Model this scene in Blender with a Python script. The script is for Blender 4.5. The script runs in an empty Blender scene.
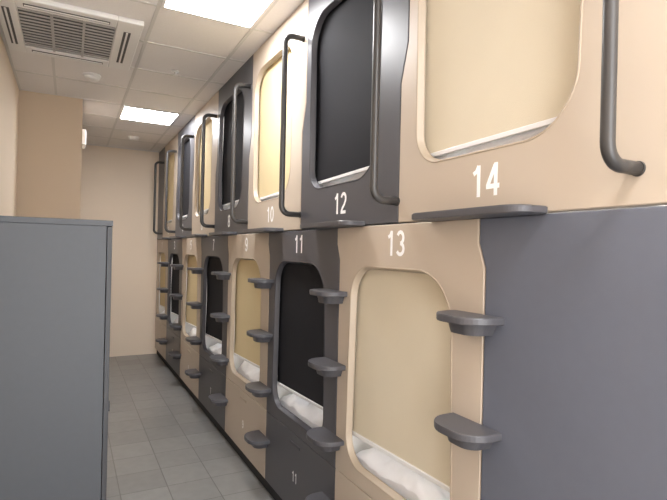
import bpy, bmesh, math, random
from mathutils import Vector, Matrix, noise
random.seed(4)
S=bpy.context.scene
S.view_settings.view_transform='Standard'
S.view_settings.look='None'
S.view_settings.exposure=0.42

# ---------------- dimensions (metres) ----------------
PX=1.192      # plane of the capsule fronts
EYE=1.64
CEIL=3.125
LW=-0.46      # left wall
END=8.07
REAR=-1.7
W=0.983
L0=1.189      # first joint of the lower row
U0=L0-W/2
ZD=1.765      # joint between the two rows
NU=7

# ---------------- materials ----------------
def mat(name,col,rough=0.5,var=0.04,scale=6.0,bump=0.0,bscale=200,metal=0.0,spec=0.5):
    m=bpy.data.materials.new(name); m.use_nodes=True
    nt=m.node_tree; b=nt.nodes['Principled BSDF']
    b.inputs['Roughness'].default_value=rough
    b.inputs['Metallic'].default_value=metal
    b.inputs['Specular IOR Level'].default_value=spec
    tc=nt.nodes.new('ShaderNodeTexCoord')
    n=nt.nodes.new('ShaderNodeTexNoise'); n.inputs['Scale'].default_value=scale; n.inputs['Detail'].default_value=4
    nt.links.new(tc.outputs['Object'],n.inputs['Vector'])
    mx=nt.nodes.new('ShaderNodeMix'); mx.data_type='RGBA'
    mx.inputs['A'].default_value=(*[c*(1-var) for c in col],1)
    mx.inputs['B'].default_value=(*[min(1,c*(1+var)) for c in col],1)
    nt.links.new(n.outputs['Fac'],mx.inputs['Factor'])
    nt.links.new(mx.outputs['Result'],b.inputs['Base Color'])
    if bump>0:
        n2=nt.nodes.new('ShaderNodeTexNoise'); n2.inputs['Scale'].default_value=bscale; n2.inputs['Detail'].default_value=3
        nt.links.new(tc.outputs['Object'],n2.inputs['Vector'])
        bp=nt.nodes.new('ShaderNodeBump'); bp.inputs['Strength'].default_value=bump; bp.inputs['Distance'].default_value=0.002
        nt.links.new(n2.outputs['Fac'],bp.inputs['Height']); nt.links.new(bp.outputs['Normal'],b.inputs['Normal'])
    return m
def lin(r,g,b):
    f=lambda c:(c/255/12.92) if c/255<=0.04045 else ((c/255+0.055)/1.055)**2.4
    return (f(r),f(g),f(b))
M_beige=mat('beige_laminate',lin(188,174,158),0.42,0.02,3)
M_dark=mat('charcoal_laminate',lin(78,78,83),0.40,0.04,3)
M_grey=mat('slate_grey_laminate',lin(97,101,113),0.42,0.04,30,0.15,400)
M_bframe=mat('beige_frame',lin(174,159,140),0.4,0.02)
M_dframe=mat('charcoal_frame',lin(62,61,66),0.4,0.03)
M_bblind=mat('beige_blind_fabric',lin(212,202,181),0.8,0.03,5,0.4,500,spec=0.2)
M_yblind=mat('straw_blind_fabric',lin(210,193,154),0.8,0.03,5,0.4,500,spec=0.2)
M_kblind=mat('black_blind_fabric',lin(34,34,38),0.8,0.08,5,0.4,500,spec=0.2)
M_bar=mat('blind_bar_plastic',lin(228,228,230),0.35,0.01)
M_bed=mat('white_bedding',lin(240,240,244),0.6,0.04,9,0.5,60)
M_int=mat('capsule_liner_plastic',lin(222,220,216),0.5,0.02)
M_step=mat('step_grey_laminate',lin(76,75,79),0.4,0.04)
M_rail=mat('rail_powdercoat',lin(60,58,57),0.36,0.03,metal=0.0)
M_lock=mat('locker_grey_laminate',lin(70,73,78),0.45,0.05,40,0.15,400,spec=0.35)
M_edge=mat('locker_edge_band',lin(50,51,55),0.5,0.03)
M_metal=mat('steel',(0.05,0.05,0.055),0.4,0.02,metal=1.0)
M_wall=mat('painted_wall',lin(222,205,185),0.8,0.02,2,0.3,120)
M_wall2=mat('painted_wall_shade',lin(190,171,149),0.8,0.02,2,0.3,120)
M_white=mat('white_plastic',lin(222,220,218),0.45,0.02)
M_acdk=mat('grille_dark',lin(70,68,68),0.6,0.03)
M_acsl=mat('grille_slat',lin(168,165,162),0.5,0.03)
M_tbar=mat('ceiling_tbar',lin(204,201,198),0.5,0.02)
M_num=mat('number_vinyl',lin(250,250,250),0.5,0.0)
M_gap=mat('joint_black',lin(40,40,43),0.8,0.02)
M_ceil=mat('ceiling_tile',lin(224,220,218),0.9,0.04,60,0.5,150)
# floor tiles
def floor_mat():
    m=bpy.data.materials.new('floor_tile'); m.use_nodes=True; nt=m.node_tree; b=nt.nodes['Principled BSDF']
    tc=nt.nodes.new('ShaderNodeTexCoord'); br=nt.nodes.new('ShaderNodeTexBrick')
    br.offset=0.0; br.inputs['Scale'].default_value=1.0
    br.inputs['Brick Width'].default_value=0.3; br.inputs['Row Height'].default_value=0.3
    br.inputs['Mortar Size'].default_value=0.004; br.inputs['Mortar Smooth'].default_value=0.3
    br.inputs['Color1'].default_value=(*lin(132,131,129),1); br.inputs['Color2'].default_value=(*lin(121,120,118),1)
    br.inputs['Mortar'].default_value=(*lin(98,96,94),1)
    nt.links.new(tc.outputs['Object'],br.inputs['Vector'])
    n=nt.nodes.new('ShaderNodeTexNoise'); n.inputs['Scale'].default_value=14; n.inputs['Detail'].default_value=8
    nt.links.new(tc.outputs['Object'],n.inputs['Vector'])
    mp=nt.nodes.new('ShaderNodeMapRange'); mp.inputs['To Min'].default_value=0.82; mp.inputs['To Max'].default_value=1.15
    nt.links.new(n.outputs['Fac'],mp.inputs['Value'])
    v=nt.nodes.new('ShaderNodeVectorMath'); v.operation='SCALE'
    nt.links.new(br.outputs['Color'],v.inputs[0]); nt.links.new(mp.outputs['Result'],v.inputs['Scale'])
    nt.links.new(v.outputs['Vector'],b.inputs['Base Color'])
    bp=nt.nodes.new('ShaderNodeBump'); bp.inputs['Strength'].default_value=0.3; bp.inputs['Distance'].default_value=0.002; bp.invert=True
    nt.links.new(br.outputs['Fac'],bp.inputs['Height']); nt.links.new(bp.outputs['Normal'],b.inputs['Normal'])
    b.inputs['Roughness'].default_value=0.34
    return m
M_floor=floor_mat()
def emat(name,col,st):
    m=bpy.data.materials.new(name); m.use_nodes=True
    b=m.node_tree.nodes['Principled BSDF']
    b.inputs['Base Color'].default_value=(0.9,0.9,0.9,1)
    b.inputs['Emission Color'].default_value=(*col,1); b.inputs['Emission Strength'].default_value=st
    return m
M_light=emat('led_diffuser',(0.98,0.975,0.985),34)
M_bedfill=emat('bedding_fill_glow',(1.0,0.99,0.98),20)  # glow for the added strips that brighten the bedding

# ---------------- helpers ----------------
def link(o,parent=None):
    S.collection.objects.link(o)
    if parent: o.parent=parent
    return o
def empty(name,loc=(0,0,0)):
    e=bpy.data.objects.new(name,None); e.location=loc; e.empty_display_size=0.1
    return link(e)
def mesh_obj(name,bm,mats,parent=None,smooth=False,origin=None):
    if origin is not None: bmesh.ops.translate(bm,verts=bm.verts,vec=-Vector(origin))
    me=bpy.data.meshes.new(name); bm.normal_update(); bm.to_mesh(me); bm.free()
    for m in (mats if isinstance(mats,(list,tuple)) else [mats]): me.materials.append(m)
    if smooth:
        for p in me.polygons: p.use_smooth=True
    o=bpy.data.objects.new(name,me)
    if origin is not None: o.location=origin
    return link(o,parent)
def add_box(bm,x0,x1,y0,y1,z0,z1,mi=0,bev=0.0):
    vs=[bm.verts.new(p) for p in [(x0,y0,z0),(x1,y0,z0),(x1,y1,z0),(x0,y1,z0),(x0,y0,z1),(x1,y0,z1),(x1,y1,z1),(x0,y1,z1)]]
    fs=[bm.faces.new([vs[i] for i in q]) for q in [(3,2,1,0),(4,5,6,7),(0,1,5,4),(1,2,6,5),(2,3,7,6),(3,0,4,7)]]
    for f in fs: f.material_index=mi
    if bev>0:
        es=list({e for f in fs for e in f.edges})
        r=bmesh.ops.bevel(bm,geom=es,offset=bev,segments=2,affect='EDGES',profile=0.5)
        for f in r['faces']: f.material_index=mi
def box(name,x0,x1,y0,y1,z0,z1,m,parent=None,bev=0.0):
    bm=bmesh.new(); add_box(bm,x0,x1,y0,y1,z0,z1,0,bev)
    return mesh_obj(name,bm,m,parent,origin=((x0+x1)/2,(y0+y1)/2,(z0+z1)/2) if not parent else None)
def rloop(corners,radii,n=10):
    """rounded polygon, corners CCW in 2D"""
    pts=[];N=len(corners)
    for i in range(N):
        p=Vector(corners[i]);a=(Vector(corners[i-1])-p).normalized();b=(Vector(corners[(i+1)%N])-p).normalized()
        r=radii[i]
        ang=a.angle(b)
        if r<=0: pts.append(p.copy()); continue
        t=r/math.tan(ang/2)
        c=p+(a+b).normalized()*(r/math.sin(ang/2))
        s=p+a*t-c; e=p+b*t-c
        tot=s.angle(e)
        for k in range(n+1):
            f=k/n
            q=(s*math.sin((1-f)*tot)+e*math.sin(f*tot))/math.sin(tot)
            pts.append(c+q)
    return pts
def inset(pts,d):
    out=[];N=len(pts)
    for i in range(N):
        a=(pts[i]-pts[i-1]);b=(pts[(i+1)%N]-pts[i])
        if a.length<1e-7:a=b
        if b.length<1e-7:b=a
        a=a.normalized();b=b.normalized()
        na=Vector((-a.y,a.x));nb=Vector((-b.y,b.x))
        n=(na+nb).normalized(); k=max(0.5,n.dot(na))
        out.append(pts[i]+n*(d/k))
    return out
def ring_strip(bm,loops,mi=0):
    vl=[[bm.verts.new((x,p.x,p.y)) for p in pts] for x,pts in loops]
    for a,b in zip(vl[:-1],vl[1:]):
        N=len(a)
        for i in range(N):
            f=bm.faces.new([a[i],a[(i+1)%N],b[(i+1)%N],b[i]]); f.material_index=mi; f.smooth=True
    return vl
# stroke numerals, unit height 1, width ~0.56
def arc(cx,cy,rx,ry,a0,a1,n=12):
    return [(cx+rx*math.cos(math.radians(a0+(a1-a0)*k/n)),cy+ry*math.sin(math.radians(a0+(a1-a0)*k/n))) for k in range(n+1)]
th_=0.15
DIG={
'0':[arc(0.28,0.5,0.215,0.435,90,450,28)],
'1':[[(0.10,0.74),(0.24,0.82),(0.335,0.985)],[(0.335,0.0),(0.335,1.0)]],
'2':[arc(0.28,0.70,0.21,0.235,165,-25,14)+[(0.36,0.42),(0.18,0.25),(0.075,0.065)],[(0.02,0.065),(0.51,0.065)]],
'3':[arc(0.265,0.715,0.195,0.22,155,-90,14),arc(0.265,0.28,0.22,0.215,90,-155,14)],
'4':[[(0.385,0.0),(0.385,1.0)],[(0.36,0.94),(0.06,0.31)],[(0.0,0.29),(0.54,0.29)]],
'5':[[(0.48,0.935),(0.13,0.935)],[(0.145,0.97),(0.09,0.50)],arc(0.275,0.33,0.215,0.265,140,-155,16)],
'6':[arc(0.28,0.32,0.21,0.255,90,450,22),[(0.075,0.32),(0.085,0.6)]+arc(0.30,0.62,0.215,0.315,175,30,10)],
'7':[[(0.04,0.935),(0.52,0.935)],[(0.48,0.93),(0.32,0.62),(0.24,0.32),(0.21,0.0)]],
'8':[arc(0.28,0.725,0.185,0.21,90,450,22),arc(0.28,0.275,0.215,0.215,90,450,22)],
'9':[arc(0.28,0.68,0.21,0.255,90,450,22),[(0.485,0.68),(0.475,0.4)]+arc(0.26,0.38,0.215,0.315,-5,-150,10)],
}
def number(name,body,yc,zc,h,parent):
    bm=bmesh.new(); adv=0.66; tot=adv*(len(body)-1)+0.54
    for ci,ch in enumerate(body):
        ox=ci*adv-tot/2
        for si,st in enumerate(DIG[ch]):
            pts=[Vector(p) for p in st]; n=len(pts); L=[];R=[]
            for i in range(n):
                a=pts[max(0,i-1)];b=pts[min(n-1,i+1)]
                if (pts[0]-pts[-1]).length<1e-5 and i in (0,n-1): a=pts[-2];b=pts[1]
                t=(b-a).normalized();nn=Vector((-t.y,t.x))*th_/2
                L.append(pts[i]+nn);R.append(pts[i]-nn)
            for i in range(n-1):
                x=PX-0.0012-0.0002*si
                q=[bm.verts.new((x,yc-(ox+p.x)*h,zc+(p.y-0.5)*h)) for p in (L[i],L[i+1],R[i+1],R[i])]
                f=bm.faces.new(q); f.normal_update()
                if f.normal.x>0: f.normal_flip()
    o=mesh_obj(name,bm,M_num); o.parent=parent; o.matrix_parent_inverse=Matrix.Translation(parent.location).inverted()

# ---------------- room shell ----------------
T=0.1
WR=PX+1.12
box('floor',LW-T,WR+T,REAR,END+T,-0.1,0,M_floor)
box('ceiling',LW-T,WR+T,REAR,END+T,CEIL,CEIL+0.1,M_ceil)
box('wall_left',LW-T,LW,REAR,END,0,CEIL,M_wall)
box('wall_back',LW-T,WR+T,END,END+T,0,CEIL,M_wall)
box('wall_right',WR,WR+T,REAR,END,0,CEIL,M_wall)
box('wall_projection',LW,0.085,5.6,END,0,CEIL,M_wall2)

bm=bmesh.new()
gx=[-0.15,0.45,1.05]; tb=0.011; zt=CEIL-0.005
for x in gx: add_box(bm,x-tb,x+tb,REAR,END,zt,CEIL)
y=2.6-0.6*7
while y<END:
    if y>REAR: add_box(bm,LW,PX,y-tb,y+tb,zt+0.001,CEIL)
    y+=0.6
add_box(bm,LW,LW+0.02,REAR,END,zt,CEIL); add_box(bm,LW,PX,END-0.02,END,zt,CEIL)
mesh_obj('trim_1',bm,M_tbar)
for y in (-0.4,2.6,5.6):
    bm=bmesh.new()
    x0,x1,y0,y1=0.45+tb,1.05-tb,y+tb,y+0.6-tb
    z0,z1=CEIL-0.012,CEIL
    f=0.018
    add_box(bm,x0,x1,y0,y0+f,z0,z1,0);add_box(bm,x0,x1,y1-f,y1,z0,z1,0)
    add_box(bm,x0,x0+f,y0+f,y1-f,z0,z1,0);add_box(bm,x1-f,x1,y0+f,y1-f,z0,z1,0)
    add_box(bm,x0+f,x1-f,y0+f,y1-f,z0+0.004,z1,1)
    mesh_obj('ceiling_light_panel',bm,[M_white,M_light])

# ceiling air conditioner cassette
ac=empty('ceiling_air_conditioner',(-0.015,3.92,CEIL))
def acbox(nm,l,m,bev=0.0):
    bm=bmesh.new()
    for b in l: add_box(bm,*b,0,bev)
    o=mesh_obj(nm,bm,m); o.parent=ac; o.matrix_parent_inverse=Matrix.Translation(ac.location).inverted(); return o
ax0,ax1,ay0,ay1=-0.43,0.40,3.46,4.40
zb=CEIL-0.035
gx0,gx1,gy0,gy1=ax0+0.11,ax1-0.16,ay0+0.13,ay1-0.13
acbox('cover_frame',[(ax0,gx0,ay0,ay1,zb,CEIL-0.001),(gx1,ax1,ay0,ay1,zb,CEIL-0.001),(gx0,gx1,ay0,gy0,zb,CEIL-0.001),(gx0,gx1,gy1,ay1,zb,CEIL-0.001)],M_white,0.006)
acbox('grille_back',[(gx0,gx1,gy0,gy1,CEIL-0.010,CEIL-0.002)],M_acdk)
sl=[]
n=13
for i in range(n):
    yy=gy0+(i+0.5)*(gy1-gy0)/n
    sl.append((gx0+0.004,gx1-0.004,yy-0.007,yy+0.007,zb+0.002,zb+0.008))
for k in (1/3,2/3):
    xx=gx0+k*(gx1-gx0); sl.append((xx-0.008,xx+0.008,gy0,gy1,zb-0.001,zb+0.012))
acbox('intake_slats',sl,M_acsl)
acbox('outlet_slots',[(gx0-0.080,gx0-0.040,gy0+0.03,gy1-0.03,zb-0.002,zb+0.004),(gx1+0.05,gx1+0.095,gy0+0.03,gy1-0.03,zb-0.002,zb+0.004),
    (gx0+0.04,gx1-0.04,ay0+0.05,ay0+0.09,zb-0.002,zb+0.004),(gx0+0.04,gx1-0.04,ay1-0.09,ay1-0.05,zb-0.002,zb+0.004)],M_acdk)
acbox('outlet_vanes',[(gx0-0.067,gx0-0.055,gy0+0.035,gy1-0.035,zb-0.006,zb),(gx1+0.066,gx1+0.078,gy0+0.035,gy1-0.035,zb-0.006,zb),
    (gx0+0.045,gx1-0.045,ay0+0.064,ay0+0.076,zb-0.006,zb),(gx0+0.045,gx1-0.045,ay1-0.076,ay1-0.064,zb-0.006,zb)],M_white)

def lathe(name,prof,loc,m,seg=32):
    bm=bmesh.new(); rings=[]
    for r,z in prof: rings.append([bm.verts.new((r*math.cos(2*math.pi*k/seg),r*math.sin(2*math.pi*k/seg),z)) for k in range(seg)])
    for a,b in zip(rings[:-1],rings[1:]):
        for k in range(seg): bm.faces.new([a[k],a[(k+1)%seg],b[(k+1)%seg],b[k]]).smooth=True
    bm.faces.new(rings[-1]); bm.faces.new(rings[0][::-1])
    bmesh.ops.recalc_face_normals(bm,faces=bm.faces)
    o=mesh_obj(name,bm,m); o.location=loc; return o
for (x,y) in ((0.137,4.78),(0.725,7.15)):
    lathe('smoke_detector',[(0.072,0),(0.072,-0.012),(0.064,-0.016),(0.060,-0.022),(0.064,-0.026),(0.055,-0.042),(0.02,-0.048)],(x,y,CEIL),M_white)
lathe('ceiling_sprinkler',[(0.03,0),(0.028,-0.006),(0.010,-0.010),(0.008,-0.03),(0.02,-0.032),(0.02,-0.035)],(0.75,4.3,CEIL),M_white)
bm=bmesh.new(); add_box(bm,0.085,0.125,5.78,6.05,2.70,2.86,0,0.008); add_box(bm,0.125,0.128,5.80,6.03,2.72,2.84,1)
mesh_obj('emergency_exit_light',bm,[M_white,M_num])

# ---------------- sleeping capsules ----------------
PT=0.04
def jog_u(z):
    return [(0,ZD+0.003),(0,2.34),(-0.045,2.50),(-0.045,CEIL-0.002)]
def jog_l(z):
    return [(0,0.56),(0,1.60),(0.03,1.68),(0.03,ZD-0.003)]
def panel_mesh(bm,outer,hole,mi=0):
    c=0.0035
    o_in=inset(outer,c)
    vf=[bm.verts.new((PX,p.x,p.y)) for p in o_in]
    vh=[bm.verts.new((PX,p.x,p.y)) for p in hole] if hole else []
    es=[]
    for L in (vf,vh):
        for i in range(len(L)): es.append(bm.edges.new((L[i],L[(i+1)%len(L)])))
    r=bmesh.ops.triangle_fill(bm,edges=es,use_beauty=True)
    for g in r['geom']:
        if isinstance(g,bmesh.types.BMFace):
            g.material_index=mi
            g.normal_update()
            if g.normal.x>0: g.normal_flip()
    prev=vf
    for x,pts in ((PX+c,outer),(PX+PT,outer)):
        cur=[bm.verts.new((x,p.x,p.y)) for p in pts]
        N=len(cur)
        for i in range(N):
            f=bm.faces.new([prev[i],prev[(i+1)%N],cur[(i+1)%N],cur[i]]); f.material_index=mi
        prev=cur
def capsule(num,d0,upper,beige):
    d1=d0+W; g=0.0015
    e=empty('sleeping_capsule',(PX,(d0+d1)/2,ZD if upper else 0.56))
    inv=Matrix.Translation(e.location).inverted()
    def P(o): o.parent=e; o.matrix_parent_inverse=inv; return o
    J=jog_u(0) if upper else jog_l(0)
    near=[Vector((d0+g+o,z)) for o,z in J]; far=[Vector((d1-g+o,z)) for o,z in J]
    if num==14: near=[Vector((0.45,ZD+0.003)),Vector((0.45,CEIL-0.002))]
    outer=near[:1]+far+near[1:][::-1]
    if upper: ya,yb,za,zb_=d0+0.150,d0+0.880,1.985,2.955
    else: ya,yb,za,zb_=d0+0.135,d0+0.885,0.635,1.575
    tp=0.025
    hole=rloop([(ya+tp,za),(yb-tp*0.5,za),(yb,zb_),(ya,zb_)],[0.18,0.13,0.17,0.17],14) if upper else \
         rloop([(ya,za),(yb,za),(yb-tp,zb_),(ya+tp,zb_)],[0.13,0.13,0.15,0.20],14)
    pm=M_beige if beige else M_dark; fm=M_bframe if beige else M_dframe
    bm=bmesh.new(); panel_mesh(bm,outer,hole)
    P(mesh_obj('front_panel',bm,pm))
    bm=bmesh.new()
    ring_strip(bm,[(PX,inset(hole,-0.006)),(PX-0.002,inset(hole,-0.004)),(PX-0.002,inset(hole,0.0)),(PX+0.002,inset(hole,0.003)),(PX+0.026,inset(hole,0.006)),(PX+0.030,inset(hole,0.011)),(PX+0.030,inset(hole,-0.03))])
    P(mesh_obj('opening_frame',bm,fm))
    xi=PX+PT+0.001; xe=WR-0.02; zi0=(ZD+0.01) if upper else 0.57; zi1=(CEIL-0.03) if upper else ZD-0.02
    y0,y1=d0+0.02,d1-0.02; t=0.012
    bm=bmesh.new()
    add_box(bm,xe-t,xe,y0,y1,zi0,zi1); add_box(bm,xi,xe-t,y0,y0+t,zi0,zi1); add_box(bm,xi,xe-t,y1-t,y1,zi0,zi1)
    add_box(bm,xi,xe-t,y0+t,y1-t,zi0,zi0+t); add_box(bm,xi,xe-t,y0+t,y1-t,zi1-t,zi1)
    P(mesh_obj('liner_shell',bm,M_int))
    bm=bmesh.new(); add_box(bm,PX+0.12,PX+0.17,y0+0.15,y1-0.15,zi1-t-0.02,zi1-t)  # unseen emissive strip behind the blind, added to light up the bedding
    P(mesh_obj('bedding_fill_strip',bm,M_bedfill))
    # blind
    bx=PX+0.046
    zbot=(2.045 if upper else 0.79)+random.uniform(-0.012,0.012)
    ys0,ys1=ya-0.045,yb+0.03; ztop=zb_+0.045
    bm=bmesh.new(); nx,nz=16,20; grid=[]
    for j in range(nz+1):
        row=[]
        for i in range(nx+1):
            u=i/nx; v=j/nz
            yy=ys0+(ys1-ys0)*u; tilt=(0.03 if not upper else 0.018)*(0.5-u)*(1-v)
            zz=zbot+tilt+(ztop-zbot)*v
            xx=bx+0.006*math.sin(math.pi*u)*math.sin(math.pi*v)+0.003*math.sin(7*v+3*u+d0*5)
            row.append(bm.verts.new((xx,yy,zz)))
        grid.append(row)
    for j in range(nz):
        for i in range(nx):
            bm.faces.new([grid[j][i],grid[j+1][i],grid[j+1][i+1],grid[j][i+1]]).smooth=True
    bl=(M_bblind if num>=13 else M_yblind) if beige else M_kblind
    P(mesh_obj('roller_blind',bm,bl))
    bm=bmesh.new(); tl=0.015 if not upper else 0.009
    add_box(bm,bx-0.006,bx+0.006,ys0,ys1,zbot-0.016,zbot+0.002,0,0.003)
    for v in bm.verts: v.co.z+= tl*(1-2*(v.co.y-ys0)/(ys1-ys0))
    P(mesh_obj('blind_bottom_bar',bm,M_bar))
    # mattress and crumpled duvet
    zm=za-(0.02 if upper else 0.03)
    bm=bmesh.new(); add_box(bm,PX+0.075,xe-t-0.002,y0+t+0.002,y1-t-0.002,zi0+t,zm,0,0.01)
    P(mesh_obj('mattress',bm,M_bed))
    bm=bmesh.new(); nx,ny=34,44; grid=[]
    for i in range(nx+1):
        row=[]
        for j in range(ny+1):
            u=i/nx; v=j/ny
            xx=PX+0.064+0.62*u; yy=y0+0.03+(y1-y0-0.06)*v
            ed=min(1,0.25+u*9)*min(1,(1-u)*7)*min(1,v*7)*min(1,(1-v)*7)
            hh=0.085+0.06*noise.noise(Vector((xx*5,yy*5,num)))+0.07*abs(noise.noise(Vector((xx*13,yy*10,num*2))))
            row.append(bm.verts.new((xx,yy,zm-0.002+(ed**0.5)*max(0.02,hh))))
        grid.append(row)
    for i in range(nx):
        for j in range(ny):
            bm.faces.new([grid[i][j],grid[i+1][j],grid[i+1][j+1],grid[i][j+1]]).smooth=True
    for j in range(ny):
        a,b=grid[0][j],grid[0][j+1]
        c=bm.verts.new((a.co.x,b.co.y,zm-0.06)); d=bm.verts.new((a.co.x,a.co.y,zm-0.06))
        bm.faces.new([a,b,c,d])
    P(mesh_obj('duvet',bm,M_bed))
    number('number_label',str(num),d0+W*0.5+(0.008 if upper else 0.012),1.885 if upper else 1.682,0.105,e)
    if not upper:
        bm=bmesh.new()
        dr=rloop([(d0+g,0.095),(d1-g,0.095),(d1-g,0.557),(d0+g,0.557)],[0]*4)
        panel_mesh(bm,dr,None)
        P(mesh_obj('storage_drawer_front',bm,pm))
        bm=bmesh.new(); add_box(bm,PX-0.006,PX,d0+W/2-0.07,d0+W/2+0.07,0.49,0.508,0,0.003)
        P(mesh_obj('drawer_pull',bm,fm))
        bm=bmesh.new(); add_box(bm,PX+0.03,PX+0.05,d0,d1,0.0,0.094)
        P(mesh_obj('toe_kick',bm,M_gap))
        bm=bmesh.new(); add_box(bm,PX+PT+0.001,WR-0.02,d0+0.02,d1-0.02,0.095,0.555)
        P(mesh_obj('drawer_carcass',bm,M_gap))
        number('drawer_number',str(num),d0+W*0.5,0.31,0.06,e)
for k in range(NU):
    capsule(14-2*k,U0+W*k,True,k%2==0)
    capsule(13-2*k,L0+W*k,False,k%2==0)
def filler(name,outer,m):
    bm=bmesh.new(); panel_mesh(bm,[Vector(p) for p in outer],None); return mesh_obj(name,bm,m)
u7=U0+W*NU
filler('end_filler_panel',[(u7+0.0015,ZD+0.003),(END-0.001,ZD+0.003),(END-0.001,CEIL-0.002),(u7-0.0435,CEIL-0.002),(u7-0.0435,2.5),(u7+0.0015,2.34)],M_dark)
filler('grey_cladding_panel',[(REAR,0.01),(L0-0.0015,0.01),(L0-0.0015,1.6),(L0+0.0285,1.68),(L0+0.0285,ZD-0.003),(REAR,ZD-0.003)],M_grey)
filler('beige_cladding_panel',[(REAR,ZD+0.003),(0.447,ZD+0.003),(0.447,CEIL-0.002),(REAR,CEIL-0.002)],M_beige)

# ---------------- steps ----------------
def prism(bm,outline,z0,z1,c=0.004,shrink=None):
    n=len(outline)
    cx=sum(p[0] for p in outline)/n; cy=sum(p[1] for p in outline)/n
    def ins(k): return [(PX if abs(p[0]-PX)<1e-5 else p[0]+ (cx-p[0])*k, p[1]+(cy-p[1])*k) for p in outline]
    lv=[(z0,ins(shrink or 0.03)),(z0+c,outline if not shrink else ins(shrink*0.9)),(z1-c,outline),(z1,ins(0.03))]
    rings=[[bm.verts.new((p[0]-0.0005,p[1],z)) for p in o] for z,o in lv]
    for a,b in zip(rings[:-1],rings[1:]):
        for i in range(n): bm.faces.new([a[i],a[(i+1)%n],b[(i+1)%n],b[i]])
    bm.faces.new(rings[0]); bm.faces.new(rings[-1])
    bmesh.ops.recalc_face_normals(bm,faces=bm.faces)
def D(yc,w,dep,r):
    return [tuple(p) for p in rloop([(PX,yc+w/2),(PX-dep,yc+w/2),(PX-dep,yc-w/2),(PX,yc-w/2)],[0,r,r,0],10)]
for k in range(NU):
    yc=L0+W*k+0.025
    for z in (1.448,1.09,0.725,0.385):
        bm=bmesh.new()
        prism(bm,D(yc,0.225,0.13,0.09),z-0.024,z)
        prism(bm,D(yc,0.165,0.09,0.06),z-0.062,z-0.0245,0.003,0.2)
        mesh_obj('wall_step',bm,M_step,origin=(PX,yc,z))
    bm=bmesh.new(); prism(bm,D(yc,0.52,0.115,0.06),ZD-0.004,ZD+0.020)
    mesh_obj('wide_step_ledge',bm,M_step,origin=(PX,yc,ZD))

# ---------------- grab rails ----------------
def rail(y):
    z0,z1=1.855,2.89; xo=PX-0.118; r=0.05; ru=0.0165
    pts=[(PX-0.004,z0)]
    for k in range(9):
        a=math.pi/2*k/8; pts.append((xo+r-r*math.sin(a),z0+r-r*math.cos(a)))
    for k in range(9):
        a=math.pi/2*k/8; pts.append((xo+r-r*math.cos(a),z1-r+r*math.sin(a)))
    pts.append((PX-0.004,z1))
    bm=bmesh.new(); rings=[];seg=16;n=len(pts)
    for i,(x,z) in enumerate(pts):
        a=Vector(pts[max(0,i-1)]);b=Vector(pts[min(n-1,i+1)]);t=(b-a).normalized(); nn=Vector((-t.y,t.x))
        rings.append([bm.verts.new((x+nn.x*ru*math.cos(2*math.pi*q/seg),y+ru*math.sin(2*math.pi*q/seg),z+nn.y*ru*math.cos(2*math.pi*q/seg))) for q in range(seg)])
    for a,b in zip(rings[:-1],rings[1:]):
        for q in range(seg): bm.faces.new([a[q],a[(q+1)%seg],b[(q+1)%seg],b[q]]).smooth=True
    bm.faces.new(rings[0]);bm.faces.new(rings[-1])
    for z in (z0,z1):
        ra=[];rb=[]
        for q in range(24):
            c,s=math.cos(2*math.pi*q/24),math.sin(2*math.pi*q/24)
            ra.append(bm.verts.new((PX-0.0005,y+0.019*c,z+0.019*s)));rb.append(bm.verts.new((PX-0.005,y+0.018*c,z+0.018*s)))
        for q in range(24): bm.faces.new([ra[q],ra[(q+1)%24],rb[(q+1)%24],rb[q]])
        bm.faces.new(rb)
    bmesh.ops.recalc_face_normals(bm,faces=bm.faces)
    mesh_obj('grab_rail',bm,M_rail,origin=(PX,y,(z0+z1)/2))
for k in range(NU+1): rail(U0+W*k+0.006)

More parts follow.
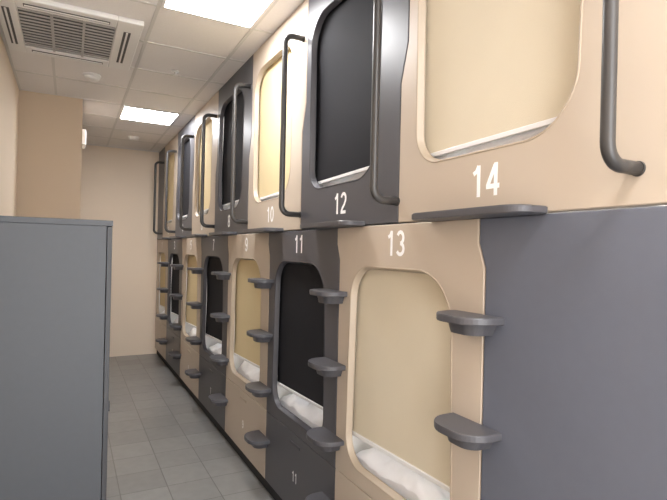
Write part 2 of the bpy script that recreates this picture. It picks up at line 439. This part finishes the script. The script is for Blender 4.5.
# ---------------- locker ----------------
lk=empty('storage_locker',(-0.15,2.6,0))
def LB(nm,bs,m,bev=0.0015):
    bm=bmesh.new()
    for b in bs: add_box(bm,*b,0,bev)
    o=mesh_obj(nm,bm,m); o.parent=lk; o.matrix_parent_inverse=Matrix.Translation(lk.location).inverted(); return o
lx0,lx1,ly0,ly1,lh=LW+0.005,0.124,2.10,3.10,1.742
LB('carcass',[(lx0,lx1,ly0,ly0+0.02,0.06,lh-0.022),(lx0,lx1,ly1-0.02,ly1,0.06,lh-0.022),(lx0,lx0+0.01,ly0+0.02,ly1-0.02,0.06,lh-0.022),(lx0,lx1,ly0+0.02,ly1-0.02,0.06,0.08)],M_lock)
LB('top_board',[(lx0,lx1+0.022,ly0-0.002,ly1+0.002,lh-0.022,lh)],M_lock)
LB('plinth',[(lx0,lx1-0.02,ly0+0.01,ly1-0.01,0,0.06)],M_edge)
LB('locker_doors',[(lx1+0.002,lx1+0.020,ly0+0.001,(ly0+ly1)/2-0.0015,0.062,lh-0.024),(lx1+0.002,lx1+0.020,(ly0+ly1)/2+0.0015,ly1-0.001,0.062,lh-0.024)],M_edge)
LB('door_handles',[(lx1+0.020,lx1+0.027,ly0+0.035,ly0+0.05,0.99,1.03),(lx1+0.020,lx1+0.027,(ly0+ly1)/2+0.03,(ly0+ly1)/2+0.045,0.99,1.03)],M_metal,0.002)

# ---------------- lighting ----------------
w=bpy.data.worlds.new('world'); S.world=w; w.use_nodes=True
bg=w.node_tree.nodes['Background']; bg.inputs['Color'].default_value=(0.985,0.99,1.0,1); bg.inputs['Strength'].default_value=6.2

# ---------------- camera ----------------
f=495.0
cam=bpy.data.cameras.new('camera'); cam.sensor_width=36; cam.lens=f/667*36; cam.clip_start=0.02
co=bpy.data.objects.new('camera',cam); S.collection.objects.link(co)
th=math.atan(263.5/f)
co.matrix_world=Matrix.Translation((0,0,EYE))@Matrix.Rotation(-th,4,'Z')@Matrix.Rotation(math.pi/2,4,'X')@Matrix.Rotation(math.radians(1.3),4,'Z')
cam.shift_y=0.003
S.camera=co
